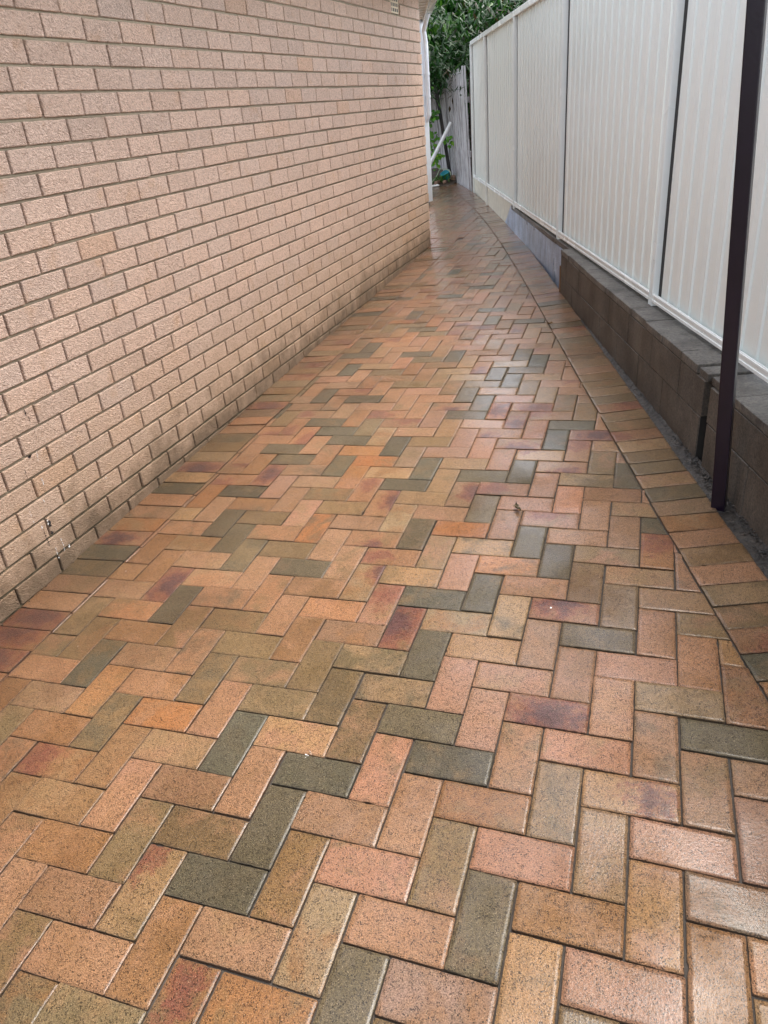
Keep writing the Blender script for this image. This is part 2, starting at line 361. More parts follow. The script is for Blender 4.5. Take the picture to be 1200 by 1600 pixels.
def paver(poly, kind, rnd, origin, ax, L=.219, W=.108, joint=.0007):
    if len(poly) < 3: return
    pl = [poly[0]]
    for p in poly[1:]:
        if (Vector(p)-Vector(pl[-1])).length > .003: pl.append(p)
    if (Vector(pl[0])-Vector(pl[-1])).length < .003: pl.pop()
    if len(pl) < 3 or abs(area(pl)) < 4e-4: return
    if area(pl) < 0: pl.reverse()
    cx0 = pl[0][0]; cy0 = pl[0][1]
    pl = inset(pl, joint + rnd.random()*.0009 + (rnd.random()**2*.0022 if (cx0 > 1.25 and cy0 < 3.2) else 0))
    if not pl: return
    cx = sum(p[0] for p in pl)/len(pl); cyy = sum(p[1] for p in pl)/len(pl)
    # each brick sits a hair turned
    ra = rnd.gauss(0, .0045); ca, sa = math.cos(ra), math.sin(ra); sh = (rnd.gauss(0, .0005), rnd.gauss(0, .0005))
    pl = [(cx+(x-cx)*ca-(y-cyy)*sa+sh[0], cyy+(x-cx)*sa+(y-cyy)*ca+sh[1]) for x, y in pl]
    near = cyy < 4.6
    step = .009 if cyy < 3 else (.016 if near else .06)
    # corners cut round
    cc = []
    n = len(pl)
    for k in range(n):
        a, b, c = Vector(pl[k-1]), Vector(pl[k]), Vector(pl[(k+1) % n]); r = .0022*(.5+rnd.random())
        cc.append(tuple(b+(a-b).normalized()*r)); cc.append(tuple(b+(c-b).normalized()*r))
    pts = []
    n = len(cc)
    chip = [rnd.random() for _ in range(3)]
    for k in range(n):
        a, b = Vector(cc[k]), Vector(cc[(k+1) % n]); L2 = (b-a).length; m = max(1, int(L2/step))
        nn = Vector((-(b-a).y, (b-a).x)); nn = nn/max(nn.length, 1e-6)
        for q in range(m):
            p = a+(b-a)*q/m
            j = 0
            if near and m > 2 and q > 0:
                j = .0009*NS((p.x, p.y, 3), 120) + .0009*NS((p.x, p.y, 9), 40)
                cn = NS((p.x*1.7, p.y*1.7, 5.5), 30)
                if cn > .5: j += (cn-.5)*.012+.0012*abs(NS((p.x, p.y, 1), 200))        # nibbled arris
            pts.append(p+nn*j)
    cen = Vector((cx, cyy))
    tx, ty = rnd.gauss(0, .008), rnd.gauss(0, .008); dz = rnd.gauss(0, .0008)
    def z(p): return ground(p.x, p.y) + dz + tx*(p.x-cx) + ty*(p.y-cyy) + .002*NS((p.x, p.y, 0), 2.2)
    def ins(p, d):
        v = cen-p; 
        # inset along both axes by the same amount keeps arris even
        return p + Vector((math.copysign(min(abs(v.x), d), v.x), math.copysign(min(abs(v.y), d), v.y)))
    tone = TONES[kind[0]]
    f = 1+rnd.gauss(0, .09); h = rnd.gauss(0, .06)
    tone = (max(0, tone[0]*f*(1+h)), max(0, tone[1]*f), max(0, tone[2]*f*(1-h)), 1)
    o2 = TONES[rnd.choice('ssktyyod')] if kind[0] != 'd' else TONES[rnd.choice('ydddyb')]
    tone2 = (*o2, 1)
    spot = (0, 0, 0); sd = 0.
    k2 = kind[1] if len(kind) > 1 else kind[0]
    if k2 in 'rpRP':
        edge = rnd.choice((0, 1, 2, 3))
        if k2 in 'PR': c0 = (L*rnd.uniform(.3, .7), W*rnd.uniform(.3, .8)); rr = rnd.uniform(.075, .12)*(1.25 if k2 == 'R' else 1)
        else:
            c0 = {0: (L*rnd.uniform(.1, .3), W*.5), 1: (L*rnd.uniform(.7, .9), W*.5), 2: (L*rnd.random(), W*.08), 3: (L*rnd.random(), W*.92)}[edge]; rr = rnd.uniform(.05, .085)
        spot = (c0[0], c0[1], rr); sd = {'r': .2, 'p': .8, 'R': .75, 'P': 1.}[k2]
    def ring(ptl, zo):
        out = []
        for p in ptl:
            v = pb.verts.new((p.x, p.y, z(p)+zo)); v[SPT] = spot; v[SPD] = sd; out.append(v)
        return out
    e2 = .0010
    r0 = ring([ins(p, .010) for p in pts], 0); r1 = ring([ins(p, e2) for p in pts], -.0002); r2 = ring(pts, -.0013); r3 = ring(pts, -.03)
    ax = Vector(ax); ay = Vector((-ax.y, ax.x)); org = Vector(origin)
    def fin(fc, ed):
        for lp in fc.loops:
            d = Vector(lp.vert.co.xy)-org
            lp[UVL].uv = (d.dot(ax), d.dot(ay)); lp[TONE] = tone; lp[TON2] = tone2; e = ed(lp.vert); lp[EDG] = (e, e, e, 1)
    s1, s2 = set(r1), set(r2)
    ed = lambda v: 1. if v in s2 else (.22 if v in s1 else 0.)
    fc = pb.faces.new(r0); fin(fc, lambda v: 0.)
    m = len(pts)
    for ra_, rb_ in ((r0, r1), (r1, r2), (r2, r3)):
        for q in range(m):
            fc = pb.faces.new((ra_[(q+1) % m], ra_[q], rb_[q], rb_[(q+1) % m]))
            fc.smooth = ra_ is not r2
            fin(fc, ed if ra_ is not r2 else (lambda v: 1.))
CORNER = 7.97
for i in range(-32, 26):
    for j in range(-10, 128):
        t = (i+j) % 4
        if t == 0: c4 = [(i, j), (i+2, j), (i+2, j+1), (i, j+1)]
        elif t == 2: c4 = [(i, j), (i+1, j), (i+1, j+2), (i, j+2)]
        else: continue
        poly = [lat(*c) for c in c4]
        my = sum(p[1] for p in poly)/4; mx = sum(p[0] for p in poly)/4
        if my > 13.7 or my < -.3 or mx > xin(my)+.3 or mx < -3: continue
        if my < CORNER+.3 and mx < .15: continue
        rnd = random.Random(i*991+j*37)
        x0, s = xin(my), din(my)
        poly2 = clip(poly, 1, -s, x0-s*my-.0015)            # x - s*y <= x0 - s*my
        if my < CORNER+.1: poly2 = clip(poly2, -1, 0, -.2545)
        elif my < 8.6: poly2 = clip(poly2, 0, -1, -8.302) if mx < .25 else poly2
        if my > 11.5: poly2 = clip(poly2, -.42, 1, 12.93)
        o = poly[0]
        if t == 0: ax = Vector(poly[1])-Vector(poly[0])
        else: ax = Vector(poly[3])-Vector(poly[0]); o = poly[1]
        paver(poly2, kind_of((i, j), rnd), rnd, o, ax.normalized())
# header course along the house
HEAD = {26:'t',24:'r',23:'t',22:'r',21:'t',20:'y',19:'y',18:'R',17:'b',16:'s',15:'s',14:'y',13:'y',12:'t',11:'P',10:'t',9:'d',8:'s',7:'s',6:'o',5:'P',4:'d',3:'d',2:'s',1:'s',0:'R',-1:'R',-2:'R'}
for k in range(-18, 57):
    y0 = 1.7245+.111*k; rnd = random.Random(k+5000)
    x0 = .004 if y0 < 1.99 else .004
    kd = HEAD.get(k) or kind_of(('h', k), rnd)
    paver([(x0, y0), (.2515, y0), (.2515, y0+.1095), (x0, y0+.1095)], kd, rnd, (x0, y0), (1, 0))
# header strip turning the corner of the house
for k in range(-2, 28):
    x1 = -.0-.111*k+.02; rnd = random.Random(k+7000)
    paver([(x1-.1095, 8.05), (x1, 8.05), (x1, 8.30), (x1-.1095, 8.30)], kind_of(('c', k), rnd), rnd, (x1, 8.05), (0, 1))
# soldier border that follows the fence
SOLD = [(5.311,'o'),(5.022,'y'),(4.902,'r'),(4.782,'t'),(4.649,'y'),(4.543,'o'),(4.404,'y'),(4.262,'t'),(4.14,'s'),(4.011,'y'),(3.889,'t'),(3.774,'y'),(3.665,'r'),(3.572,'y'),(3.473,'y'),(3.359,'r'),(3.242,'t'),(3.123,'y'),(3.019,'y'),(2.914,'t'),(2.823,'d'),(2.723,'s'),(2.629,'o'),(2.529,'s'),(2.423,'y'),(2.336,'s'),(2.23,'y'),(2.13,'y'),(2.02,'r'),(1.92,'d'),(1.81,'o')]
y = -.3; k = 0
while y < 13.4:
    s = din(y); dl = math.sqrt(1+s*s); dy = .1085/dl
    tdir = Vector((s, 1))/dl; nd = Vector((1, -s))/dl
    p0 = Vector((xin(y)+.001, y)); s1 = din(y+dy); p1 = Vector((xin(y+dy)+.001, y+dy)); n1 = Vector((1, -s1)).normalized()
    # the first metres are laid a little less square to the border
    nd = (nd + Vector((0, -.04))).normalized(); n1 = (n1 + Vector((0, -.04))).normalized()
    ym = (p0.y+p1.y)/2+.03; rnd = random.Random(k+9000)
    kd = None
    for sy_, c in SOLD:
        if abs(sy_-ym) < .055: kd = c
    kd = kd or kind_of(('s', k), rnd)
    paver([tuple(p0), tuple(p0+nd*SW), tuple(p1+n1*SW), tuple(p1)], kd, rnd, tuple(p0), tuple(nd))
    y += dy; k += 1
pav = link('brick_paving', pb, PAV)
tag(pav, kind='structure')
# bedding sand under the joints
bm = bmesh.new()
rows = []
for k in range(29):
    y = -.4+k*.5
    xl = -3.2 if y > 8.2 else 0.0
    rows.append((bm.verts.new((xl, y, ground(xl, y)-.0075)), bm.verts.new((xout(y)-.004, y, ground(xout(y), y)-.0075))))
for a, b in zip(rows, rows[1:]): bm.faces.new((a[0], a[1], b[1], b[0]))
tag(link('bedding_sand', bm, SAND), kind='structure')

# ------------------------------------------------------------------ house
house = empty('house', (0, 4, ground(0, 4)))
tag(house, 'pale pink textured brick house side with cream soffit, left of the path', 'house')
bb = bmesh.new(); BT = bb.loops.layers.float_color.new('tone')
def wall_brick(y0, y1, z0, z1, rnd, axis='x', xf=0.):
    """brick front proud of the mortar face"""
    f = 1+rnd.gauss(0, .032); h = rnd.gauss(0, .012)
    tone = (.74*f*(1+h), .525*f, .395*f*(1-h), 1)
    if rnd.random() < .03: tone = (tone[0]*.97, tone[1]*.90, tone[2]*.82, 1)
    pr = .0095+rnd.uniform(-.001, .0015); yo = rnd.gauss(0, .0008); zo = rnd.gauss(0, .0008)
    b = .0028
    def P(d, a, c):
        return (xf+d, a, c) if axis == 'x' else (a, xf+d, c)
    n = 9; m = 4
    def rect(i, d):
        pts = []
        A0, A1, C0, C1 = y0+i+yo, y1-i+yo, z0+i+zo, z1-i+zo
        for q in range(n): pts.append((A0+(A1-A0)*q/n, C0))
        for q in range(m): pts.append((A1, C0+(C1-C0)*q/m))
        for q in range(n): pts.append((A1-(A1-A0)*q/n, C1))
        for q in range(m): pts.append((A0, C1-(C1-C0)*q/m))
        out = []
        for a, c in pts:
            wob = .0012*NS((a, c, 1), 45)
            out.append(bb.verts.new(P(d, a+(wob if i == 0 else wob*.6), c+.0012*NS((a, c, 7), 45))))
        return out
    r0 = rect(0, -.02); r1 = rect(0, pr-.003); r2 = rect(b, pr)
    fs = [bb.faces.new(r2 if axis == 'x' else list(reversed(r2)))]
    for A, B in ((r0, r1), (r1, r2)):
        for q in range(len(A)):
            a, b_, c, d = A[q], A[(q+1) % len(A)], B[(q+1) % len(A)], B[q]
            fs.append(bb.faces.new((a, b_, c, d) if axis == 'x' else (d, c, b_, a)))
    for fc in fs:
        for lp in fc.loops: lp[BT] = tone
WT = .62
# bed joints at z=-.086k ; perpends: course 4 (ending at z=-.344) has joints at Y = n*.24 + OFF
OFF = 2.680328
VY0, VY1, VZ0, VZ1 = 7.105, 7.335, .270, .430
for k in range(-8, 27):
    z0 = -.086*k+.0055; z1 = -.086*(k-1)-.0045
    off = OFF + (0 if k % 2 == 0 else .12)
    y = off-.24*14
    while y < CORNER-.02:
        ya, yb = y+.0048, min(y+.24-.0048, CORNER)
        if yb > -2.2 and yb-ya > .03 and z1 > ground(0, yb)-.02:
            if not (yb > VY0+.02 and ya < VY1-.02 and z1 > VZ0+.01 and z0 < VZ1-.01):
                rnd = random.Random(k*1000+int(y*50)); wall_brick(ya, yb, z0, z1, rnd)
            else:
                rnd = random.Random(k)
                if ya < VY0-.03: wall_brick(ya, VY0-.008, z0, z1, rnd)
                if yb > VY1+.03: wall_brick(VY1+.008, yb, z0, z1, rnd)
        y += .24
    # return of the corner
    x = -.01-(0 if k % 2 else .0)
    first = True
    while x > -3:
        L = .1 if (first and k % 2) else .232
        if z1 > ground(x, CORNER)-.02: wall_brick(x-L, x, z0, z1, random.Random(k*77+int(x*90)), 'y', CORNER-.012)
        x -= L+.008; first = False
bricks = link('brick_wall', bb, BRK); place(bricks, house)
bm = bmesh.new()
box(bm, (-.25, -2.4, -2.6), (.25-.010, 0, 0), (0, 2.4+CORNER-.012, 0), (0, 0, 2.6+WT))
box(bm, (-3.1, CORNER-.26, -2.6), (3.1-.26, 0, 0), (0, .24, 0), (0, 0, 2.6+WT))
place(link('mortar', bm, mat_plain('perpend_mortar', (.05, .034, .022), .9, .4)), house)
bm = bmesh.new()
for k in range(-8, 27):
    z0 = -.086*k-.0050; z1 = z0+.0110
    n = 60; a_ = []
    for q in range(n+1):
        y = -2.4+(2.4+CORNER-.012)*q/n; d = .0006*NS((y, z0, 4), 6)
        a_.append([bm.verts.new((x, y, z)) for x, z in ((-.01, z0), (.0006+d, z0), (.0018+d, z0+.004), (.0004+d, z1), (-.01, z1))])
    for A, B in zip(a_, a_[1:]):
        for q in range(4): bm.faces.new((A[q], B[q], B[q+1], A[q+1]))
bmesh.ops.recalc_face_normals(bm, faces=bm.faces)
place(link('bed_joint', bm, MOR), house)
# vent brick
bm = bmesh.new()
yv0, yv1 = VY0, VY1
box(bm, (-.02, yv0, VZ0), (.024, 0, 0), (0, yv1-yv0, 0), (0, 0, VZ1-VZ0), 0)
for a in range(4):
    for b in range(4):
        yc = yv0+.016+a*.0525; zc = VZ0+.012+b*.0365
        box(bm, (.0030, yc, zc), (.0020, 0, 0), (0, .032, 0), (0, 0, .024), 1)
place(link('vent_brick', bm, [mat_plain('vent_terracotta', (.62, .50, .34), .7), GAPSHADE]), house)
# soffit, fascia, gutter: the eave runs parallel to the boundary past the corner
ZS = .50
def gx(y): return min(.30, -.73+.36*(10.75-y))
bm = bmesh.new()
ys_ = [-2.4, 3, 7.0, 7.44, 8.5, 9.5, 10.75]
for a, b in zip(ys_, ys_[1:]):
    xa0 = -.012 if b <= 7.5 else -3.1
    if a < 7.4 <= b: pass
    vs = [(-.012 if b <= 7.45 else gx(a)-.95, a), (gx(a), a), (gx(b), b), (-.012 if b <= 7.45 else gx(b)-.95, b)]
    vs = [v for v in vs]
    lo = [bm.verts.new((x, y, ZS)) for x, y in vs]; hi = [bm.verts.new((x, y, ZS+.02)) for x, y in vs]
    bm.faces.new(list(reversed(lo))); bm.faces.new(hi)
    for q in range(4): bm.faces.new((lo[q], lo[(q+1) % 4], hi[(q+1) % 4], hi[q]))
sof = link('soffit', bm, SOFF)
place(sof, house)
bm = bmesh.new()
for k in range(12):      # cover strips across the soffit sheets
    y = 8.0+.24*k
    if y < 10.7: box(bm, (gx(y)-.9, y, ZS-.006), (.87, 0, 0), (0, .02, 0), (0, 0, .005))
place(link('soffit_joint', bm, SOFF), house)
bm = bmesh.new()
def along(y0, y1, off0, off1, z0, z1):
    a0, a1 = gx(y0)+off0, gx(y0)+off1; b0, b1 = gx(y1)+off0, gx(y1)+off1
    lo = [bm.verts.new(v) for v in ((a0, y0, z0), (a1, y0, z0), (b1, y1, z0), (b0, y1, z0))]
    hi = [bm.verts.new(v) for v in ((a0, y0, z1), (a1, y0, z1), (b1, y1, z1), (b0, y1, z1))]
    bm.faces.new(list(reversed(lo))); bm.faces.new(hi)
    for q in range(4): bm.faces.new((lo[q], lo[(q+1) % 4], hi[(q+1) % 4], hi[q]))
along(-2.4, 7.44, .002, .022, ZS-.03, ZS+.17); along(7.44, 10.77, .002, .022, ZS-.03, ZS+.17)
place(link('fascia', bm, CREAM2), house)
bm = bmesh.new()
along(-2.4, 7.44, .025, .12, ZS+.04, ZS+.15); along(7.44, 10.77, .025, .12, ZS+.04, ZS+.15)
place(link('gutter', bm, CREAM2), house)
# roof above
bm = bmesh.new()
v = [bm.verts.new(p) for p in ((-3.4, -2.5, ZS+1.1), (gx(-2.5)+.1, -2.5, ZS+.18), (gx(7.44)+.1, 7.44, ZS+.18), (gx(10.8)+.1, 10.8, ZS+.18), (gx(10.8)-.9, 10.8, ZS+.40), (gx(8.0)-.9, 8.2, ZS+.42), (-3.4, 8.2, ZS+1.1))]
f = bm.faces.new(v)
g = bmesh.ops.extrude_face_region(bm, geom=[f]); 
for e in g['geom']:
    if isinstance(e, bmesh.types.BMVert): e.co.z += .05
bmesh.ops.recalc_face_normals(bm, faces=bm.faces)
place(link('roof', bm, mat_plain('roof_steel', (.35, .33, .30), .4)), house)
# verandah post at the far corner, with downpipe beside it
fp = Vector((-.775, 10.70)); gz0 = ground(*fp)
bm = bmesh.new()
pa = R(-19); ex = Vector((math.cos(pa), math.sin(pa), 0))*.118; ey = Vector((-math.sin(pa), math.cos(pa), 0))*.118
box(bm, Vector((fp.x, fp.y, gz0+.05))-ex/2-ey/2, ex, ey, (0, 0, ZS-gz0-.052), 0, .004)
place(link('verandah_post', bm, POSTM), house)
bm = bmesh.new()
box(bm, (fp.x-.035, fp.y-.03, gz0-.02), (.07, 0, 0), (0, .06, 0), (0, 0, .069), 0, .003)
place(link('post_foot', bm, mat_plain('galvanised_foot', (.25, .24, .22), .5)), house)
bm = bmesh.new()
dpx = fp.x+.04
tube(bm, [(dpx+.0, fp.y+.0, -.62), (dpx+.055, fp.y-.02, -.55), (dpx+.055, fp.y-.02, ZS-.25), (dpx+.05, fp.y-.06, ZS-.12), (gx(10.5)+.06, 10.5, ZS+.05)], .028, 12)
for z in (-.35, -.1):
    tube(bm, [(dpx+.055, fp.y-.02, z), (dpx+.055, fp.y-.02, z+.03)], .032, 12)
place(link('downpipe', bm, POSTM, smooth=False), house)
# drips and flecks on the lower bricks
bm = bmesh.new(); bw = bmesh.new(); rnd = random.Random(3)
def drip(b, y, z, L, wd):
    n = max(3, int(L/.006)); x = .0112
    for q in range(n):
        if rnd.random() < .25: continue
        zz = z-L*q/n; yy = y+rnd.gauss(0, .0012); ww = wd*rnd.uniform(.3, 1.1)
        vs = [b.verts.new((x+.0004, yy+math.cos(a)*ww+rnd.gauss(0, ww*.2), zz+math.sin(a)*.0042)) for a in [i*math.pi/3 for i in range(6)]]
        b.faces.new(vs)
DR = ((2.09, -1.735, .065, .010), (2.055, -1.76, .075, .003), (2.12, -1.69, .03, .0012), (2.15, -1.29, .03, .0035), (2.158, -1.325, .035, .0016), (2.165, -1.37, .05, .0013), (2.105, -1.462, .012, .010), (2.06, -1.50, .04, .0012), (2.07, -1.22, .05, .001), (2.00, -1.23, .05, .001))
WR = ((2.05, -1.742, .012, .005), (2.085, -1.735, .02, .004), (2.125, -1.57, .06, .002), (2.10, -1.65, .05, .0015), (2.02, -1.66, .05, .0015), (2.12, -1.84, .06, .0015), (2.08, -1.86, .05, .0025), (2.46, -1.73, .006, .004), (2.14, -1.46, .04, .001), (2.15, -1.88, .02, .006))
for arr, nm, mt in ((DR, 'dark_drip_mark', INK), (WR, 'white_drip_mark', WHITE)):
    for y, z, L, wd in arr:
        bm = bmesh.new(); drip(bm, y, z, L, wd)
        if not bm.verts: bm.free(); continue
        bmesh.ops.recalc_face_normals(bm, faces=bm.faces); place(link(nm, bm, mt), house)

# ------------------------------------------------------------------ retaining wall
FW = lambda y: 3.415-.317*y          # near face
FF = lambda y: 3.554-.331*y          # far face
FC = lambda y: 3.632-.341*y          # fence contact line
TOP = -1.412
rw = empty('retaining_wall', (FW(3.5)+.1, 3.5, ground(FW(3.5), 3.5)))
tag(rw, 'low dark stained concrete block wall with wet aggregate capping under the cream fence', 'retaining wall')
def prism(bm, fx, y0, y1, z0, z1, depth, jit=0, bev=.003):
    a = Vector((fx(y0)+jit, y0, z0)); e = Vector((fx(y1)-fx(y0), y1-y0, 0)); n = Vector((e.y, -e.x, 0)).normalized()
    box(bm, a, n*depth, e, (0, 0, z1-z0), 0, bev)
rnd = random.Random(11)
ups = [5.62, 5.24, 4.86, 4.49, 4.12, 3.74, 3.37]
bm = bmesh.new()
def course(y_list, z0, z1):
    for a, b in zip(y_list, y_list[1:]):
        lo, hi = min(a, b), max(a, b)
        prism(bm, FW, lo+.0022, hi-.0022, z0, z1, .19, rnd.uniform(-.0015, .0015))
course([5.80, 5.62, 5.24, 4.86, 4.49, 4.12, 3.74, 3.37, 3.105], -1.5975, -1.451)
course([5.80, 5.43, 5.05, 4.67, 4.30, 3.92, 3.56, 3.19, 3.112], -1.86, -1.6015)
course([3.055, 2.86], -1.5975, -1.455); course([3.05, 2.86], -1.9, -1.6015)
course([2.855, 2.48, 2.10, 1.72, 1.34, .96, .58, .2, -.2], -1.5975, -1.455)
course([2.855, 2.67, 2.29, 1.91, 1.53, 1.15, .77, .39, 0], -2.0, -1.6015)
blk = link('block_course', bm, BLOCK); place(blk, rw)
bm = bmesh.new()
prism(bm, lambda y: FW(y)+.004, -.2, 3.045, -2.0, -1.46, .17, 0, 0); prism(bm, lambda y: FW(y)+.004, 3.115, 5.795, -2.0, -1.46, .17, 0, 0); prism(bm, lambda y: FW(y)+.09, 3.046, 3.114, -2.0, -1.46, .05, 0, 0)
place(link('wall_core', bm, mat_plain('block_mortar', (.02, .017, .014), .95)), rw)
bm = bmesh.new()
y = 5.80; bl = [5.80, 5.55, 5.30, 5.06, 4.81, 4.57, 4.33, 4.09, 3.85, 3.61, 3.37, 3.19]
for a, b in zip(bl, bl[1:]): prism(bm, FW, b+.0015, a-.0015, -1.4475, TOP+rnd.uniform(-.002, .001), .30, rnd.uniform(-.004, .002), .004)
prism(bm, FW, 3.098, 3.184, -1.452, TOP-.006, .30, .006, .004)
prism(bm, FW, 2.86, 3.075, -1.452, TOP-.008, .30, .012, .004)
yy = 2.852
while yy > -.2:
    prism(bm, FW, yy-.236, yy-.002, -1.4515, TOP-.004+rnd.uniform(-.002, .002), .30, rnd.uniform(-.003, .003), .004); yy -= .238
place(link('capping', bm, CAPM), rw)
# far, rendered stretch
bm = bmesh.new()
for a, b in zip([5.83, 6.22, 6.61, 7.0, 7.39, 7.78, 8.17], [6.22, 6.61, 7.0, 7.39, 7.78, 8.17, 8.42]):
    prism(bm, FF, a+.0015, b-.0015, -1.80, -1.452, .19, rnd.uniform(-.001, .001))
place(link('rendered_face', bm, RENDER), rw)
bm = bmesh.new()
for a, b in zip([5.81, 6.25, 6.7, 7.15, 7.6, 8.0], [6.25, 6.7, 7.15, 7.6, 8.0, 8.40]):
    prism(bm, FF, a+.0015, b-.0015, -1.4495, TOP, .27, rnd.uniform(-.004, .001), .004)
place(link('far_capping', bm, CAPM), rw)
# sloping haunch of render beyond the blocks
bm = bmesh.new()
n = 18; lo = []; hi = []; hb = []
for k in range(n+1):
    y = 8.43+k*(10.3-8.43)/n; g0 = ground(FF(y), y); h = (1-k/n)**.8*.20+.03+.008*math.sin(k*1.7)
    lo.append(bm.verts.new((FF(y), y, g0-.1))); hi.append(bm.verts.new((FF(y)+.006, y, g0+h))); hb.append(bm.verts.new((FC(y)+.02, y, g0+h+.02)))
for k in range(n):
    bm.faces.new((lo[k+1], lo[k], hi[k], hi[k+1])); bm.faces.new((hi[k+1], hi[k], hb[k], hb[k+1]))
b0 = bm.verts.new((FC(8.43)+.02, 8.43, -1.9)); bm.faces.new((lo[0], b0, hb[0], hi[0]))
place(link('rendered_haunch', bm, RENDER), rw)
bm = bmesh.new()
prism(bm, lambda y: FW(y)-.004, 5.803, 5.826, -1.76, -1.53, .03, 0, .002)
place(link('timber_packer', bm, mat_wood('rusty_timber', (.22, .12, .05), (.12, .06, .03))), rw)

# dark mortar strip between border and wall
bm = bmesh.new(); rows = []
n = 500
for k in range(n+1):
    y = -.2+6.1*k/n; a = xout(y)+.001; b = max(FW(y)+.01, a+.004); r = []
    for q in range(5):
        x = a+(b-a)*q/4; hgt = -.010+ (.014*q/4) + .010*NS((x, y, 2), 14) + .006*NS((x, y, 6), 55)
        if 2.5 < y < 3.2: hgt += .006*NS((x, y, 3), 45)
        r.append(bm.verts.new((x, y, ground(x, y)+hgt)))
    rows.append(r)
for a, b in zip(rows, rows[1:]):
    for q in range(4): bm.faces.new((a[q], a[q+1], b[q+1], b[q]))
tag(link('mortar_strip', bm, GUT), kind='structure')
# higher ground behind the wall
bm = bmesh.new()
v = [bm.verts.new(p) for p in ((FC(-.5)+.12, -.5, -1.5), (60, -.5, -1.5), (60, 11.5, -1.5), (FC(11.5)+.12, 11.5, -1.5))]
bm.faces.new(v); tag(link('neighbour_ground', bm, SOIL), kind='structure')

# ------------------------------------------------------------------ cream steel fence
fence = empty('metal_fence', (FC(4.16), 4.16, TOP))
tag(fence, 'cream ribbed steel fence panels standing on the low block wall along the right', 'fence')
fd = Vector((-.341, 1, 0)).normalized(); fn = Vector((-fd.y, fd.x, 0))      # fn points to the path (-x)
def fpt(y, off=0, z=0): 
    p = Vector((FC(y), y, z)); return p + fn*off
PY = [-.05, 2.06, 4.163, 6.25, 8.20, 10.205, 11.55]
FT = .262
def fbox(bm, y0, y1, o0, o1, z0, z1, bev=.0015, mi=0):
    a = fpt(y0, o0, z0); e = fpt(y1, o0, z0)-a
    box(bm, a, fn*(o1-o0), e, (0, 0, z1-z0), mi, bev)
for k, y in enumerate(PY):
    bm = bmesh.new(); zb = TOP-.012 if y < 8.4 else ground(FC(y), y)-.03
    hw = .023
    fbox(bm, y-hw, y+hw, -.045, .004, zb, FT-.03)
    for o in (-.55, -.18, .18, .55): fbox(bm, y+hw*o-.0022, y+hw*o+.0022, .004, .0065, zb+.002, FT-.032, 0)
    for sgn in (-1, 1):     # channel lips each side holding the sheet
        fbox(bm, y+sgn*hw-.001*sgn if sgn < 0 else y+hw-.004, y-hw+.004 if sgn < 0 else y+hw+.001, .004, .0085, zb+.002, FT-.032, 0)
    place(link('fence_post', bm, CREAM2), fence)
for k in range(len(PY)-1):
    y0, y1 = PY[k]+.0235, PY[k+1]-.0235
    zb = -1.392
    bm = bmesh.new()
    L = (fpt(y1)-fpt(y0)).length
    # sheet profile (distance along, offset from plane)
    prof = []; s = .026; pitch = .1375; base = -.026
    prof.append((s, base))
    while s+pitch < L-.05:
        for ds, o in ((.004, 0), (.070, 0), (.074, .009), (.090, .009), (.0910, .0062), (.0925, .009), (.1015, .009), (.1025, .0062), (.104, .009), (.113, .009), (.114, .0062), (.1155, .009), (.1275, .009), (.1315, 0)):
            prof.append((s+ds, base+o))
        s += pitch
    prof.append((L-.034, base))
    a = fpt(y0)
    rws = []
    for z in (zb+.004, FT-.02):
        rws.append([bm.verts.new(Vector((a.x, a.y, z))+fd*p+fn*o) for p, o in prof])
    for q in range(len(prof)-1):
        bm.faces.new((rws[0][q+1], rws[0][q], rws[1][q], rws[1][q+1]))
    place(link('ribbed_panel', bm, CREAM), fence)
    bm = bmesh.new()
    fbox(bm, y0, y1, -.048, .000, zb-.004, zb+.003); fbox(bm, y0, y1, -.002, .004, zb+.0125, zb+.044, .0015); fbox(bm, y0, y1, .0, .008, zb+.001, zb+.014); fbox(bm, y0, y1, .002, .0075, zb+.030, zb+.040, .001)
    place(link('bottom_rail', bm, CREAM2), fence)
    bm = bmesh.new(); fbox(bm, y0-.02, y1+.02, -.048, .006, FT-.045, FT, .003)
    place(link('top_rail', bm, CREAM2), fence)
    bm = bmesh.new()     # black strip painted in for the shade on the post's near side
    fbox(bm, y1-.034, y1-.0005, -.052, -.024, zb+.030, FT-.046, 0)
    place(link('post_shade', bm, GAPSHADE), fence)
    if PY[k] > 8:
        bm = bmesh.new(); n = 6; lo = []; hi = []
        for q in range(n+1):
            y = y0+(y1-y0)*q/n; lo.append((y, ground(FC(y), y)-.02))
        for q in range(n): fbox(bm, lo[q][0], lo[q+1][0]-.001, -.03, -.012, min(lo[q][1], lo[q+1][1]), zb+.001, 0)
        place(link('plinth', bm, mat_plain('cream_plinth', (.60, .58, .48), .5, .25)), fence)

# ------------------------------------------------------------------ dark purple carport post
pp = Vector((2.502, 2.735, ground(2.5, 2.73)-.02)); tp = Vector((2.375, 2.70, .34))
root = empty('carport_post', pp)
tag(root, 'slim dark purple square steel post standing before the block wall', 'post')
bm = bmesh.new(); d = (tp-pp); ux = Vector((.97, -.24, 0)).normalized()*.047; uy = Vector((.24, .97, 0)).normalized()*.047
box(bm, pp-ux/2-uy/2, ux, uy, d, 0, .004)
place(link('steel_tube', bm, PURPLE), root)

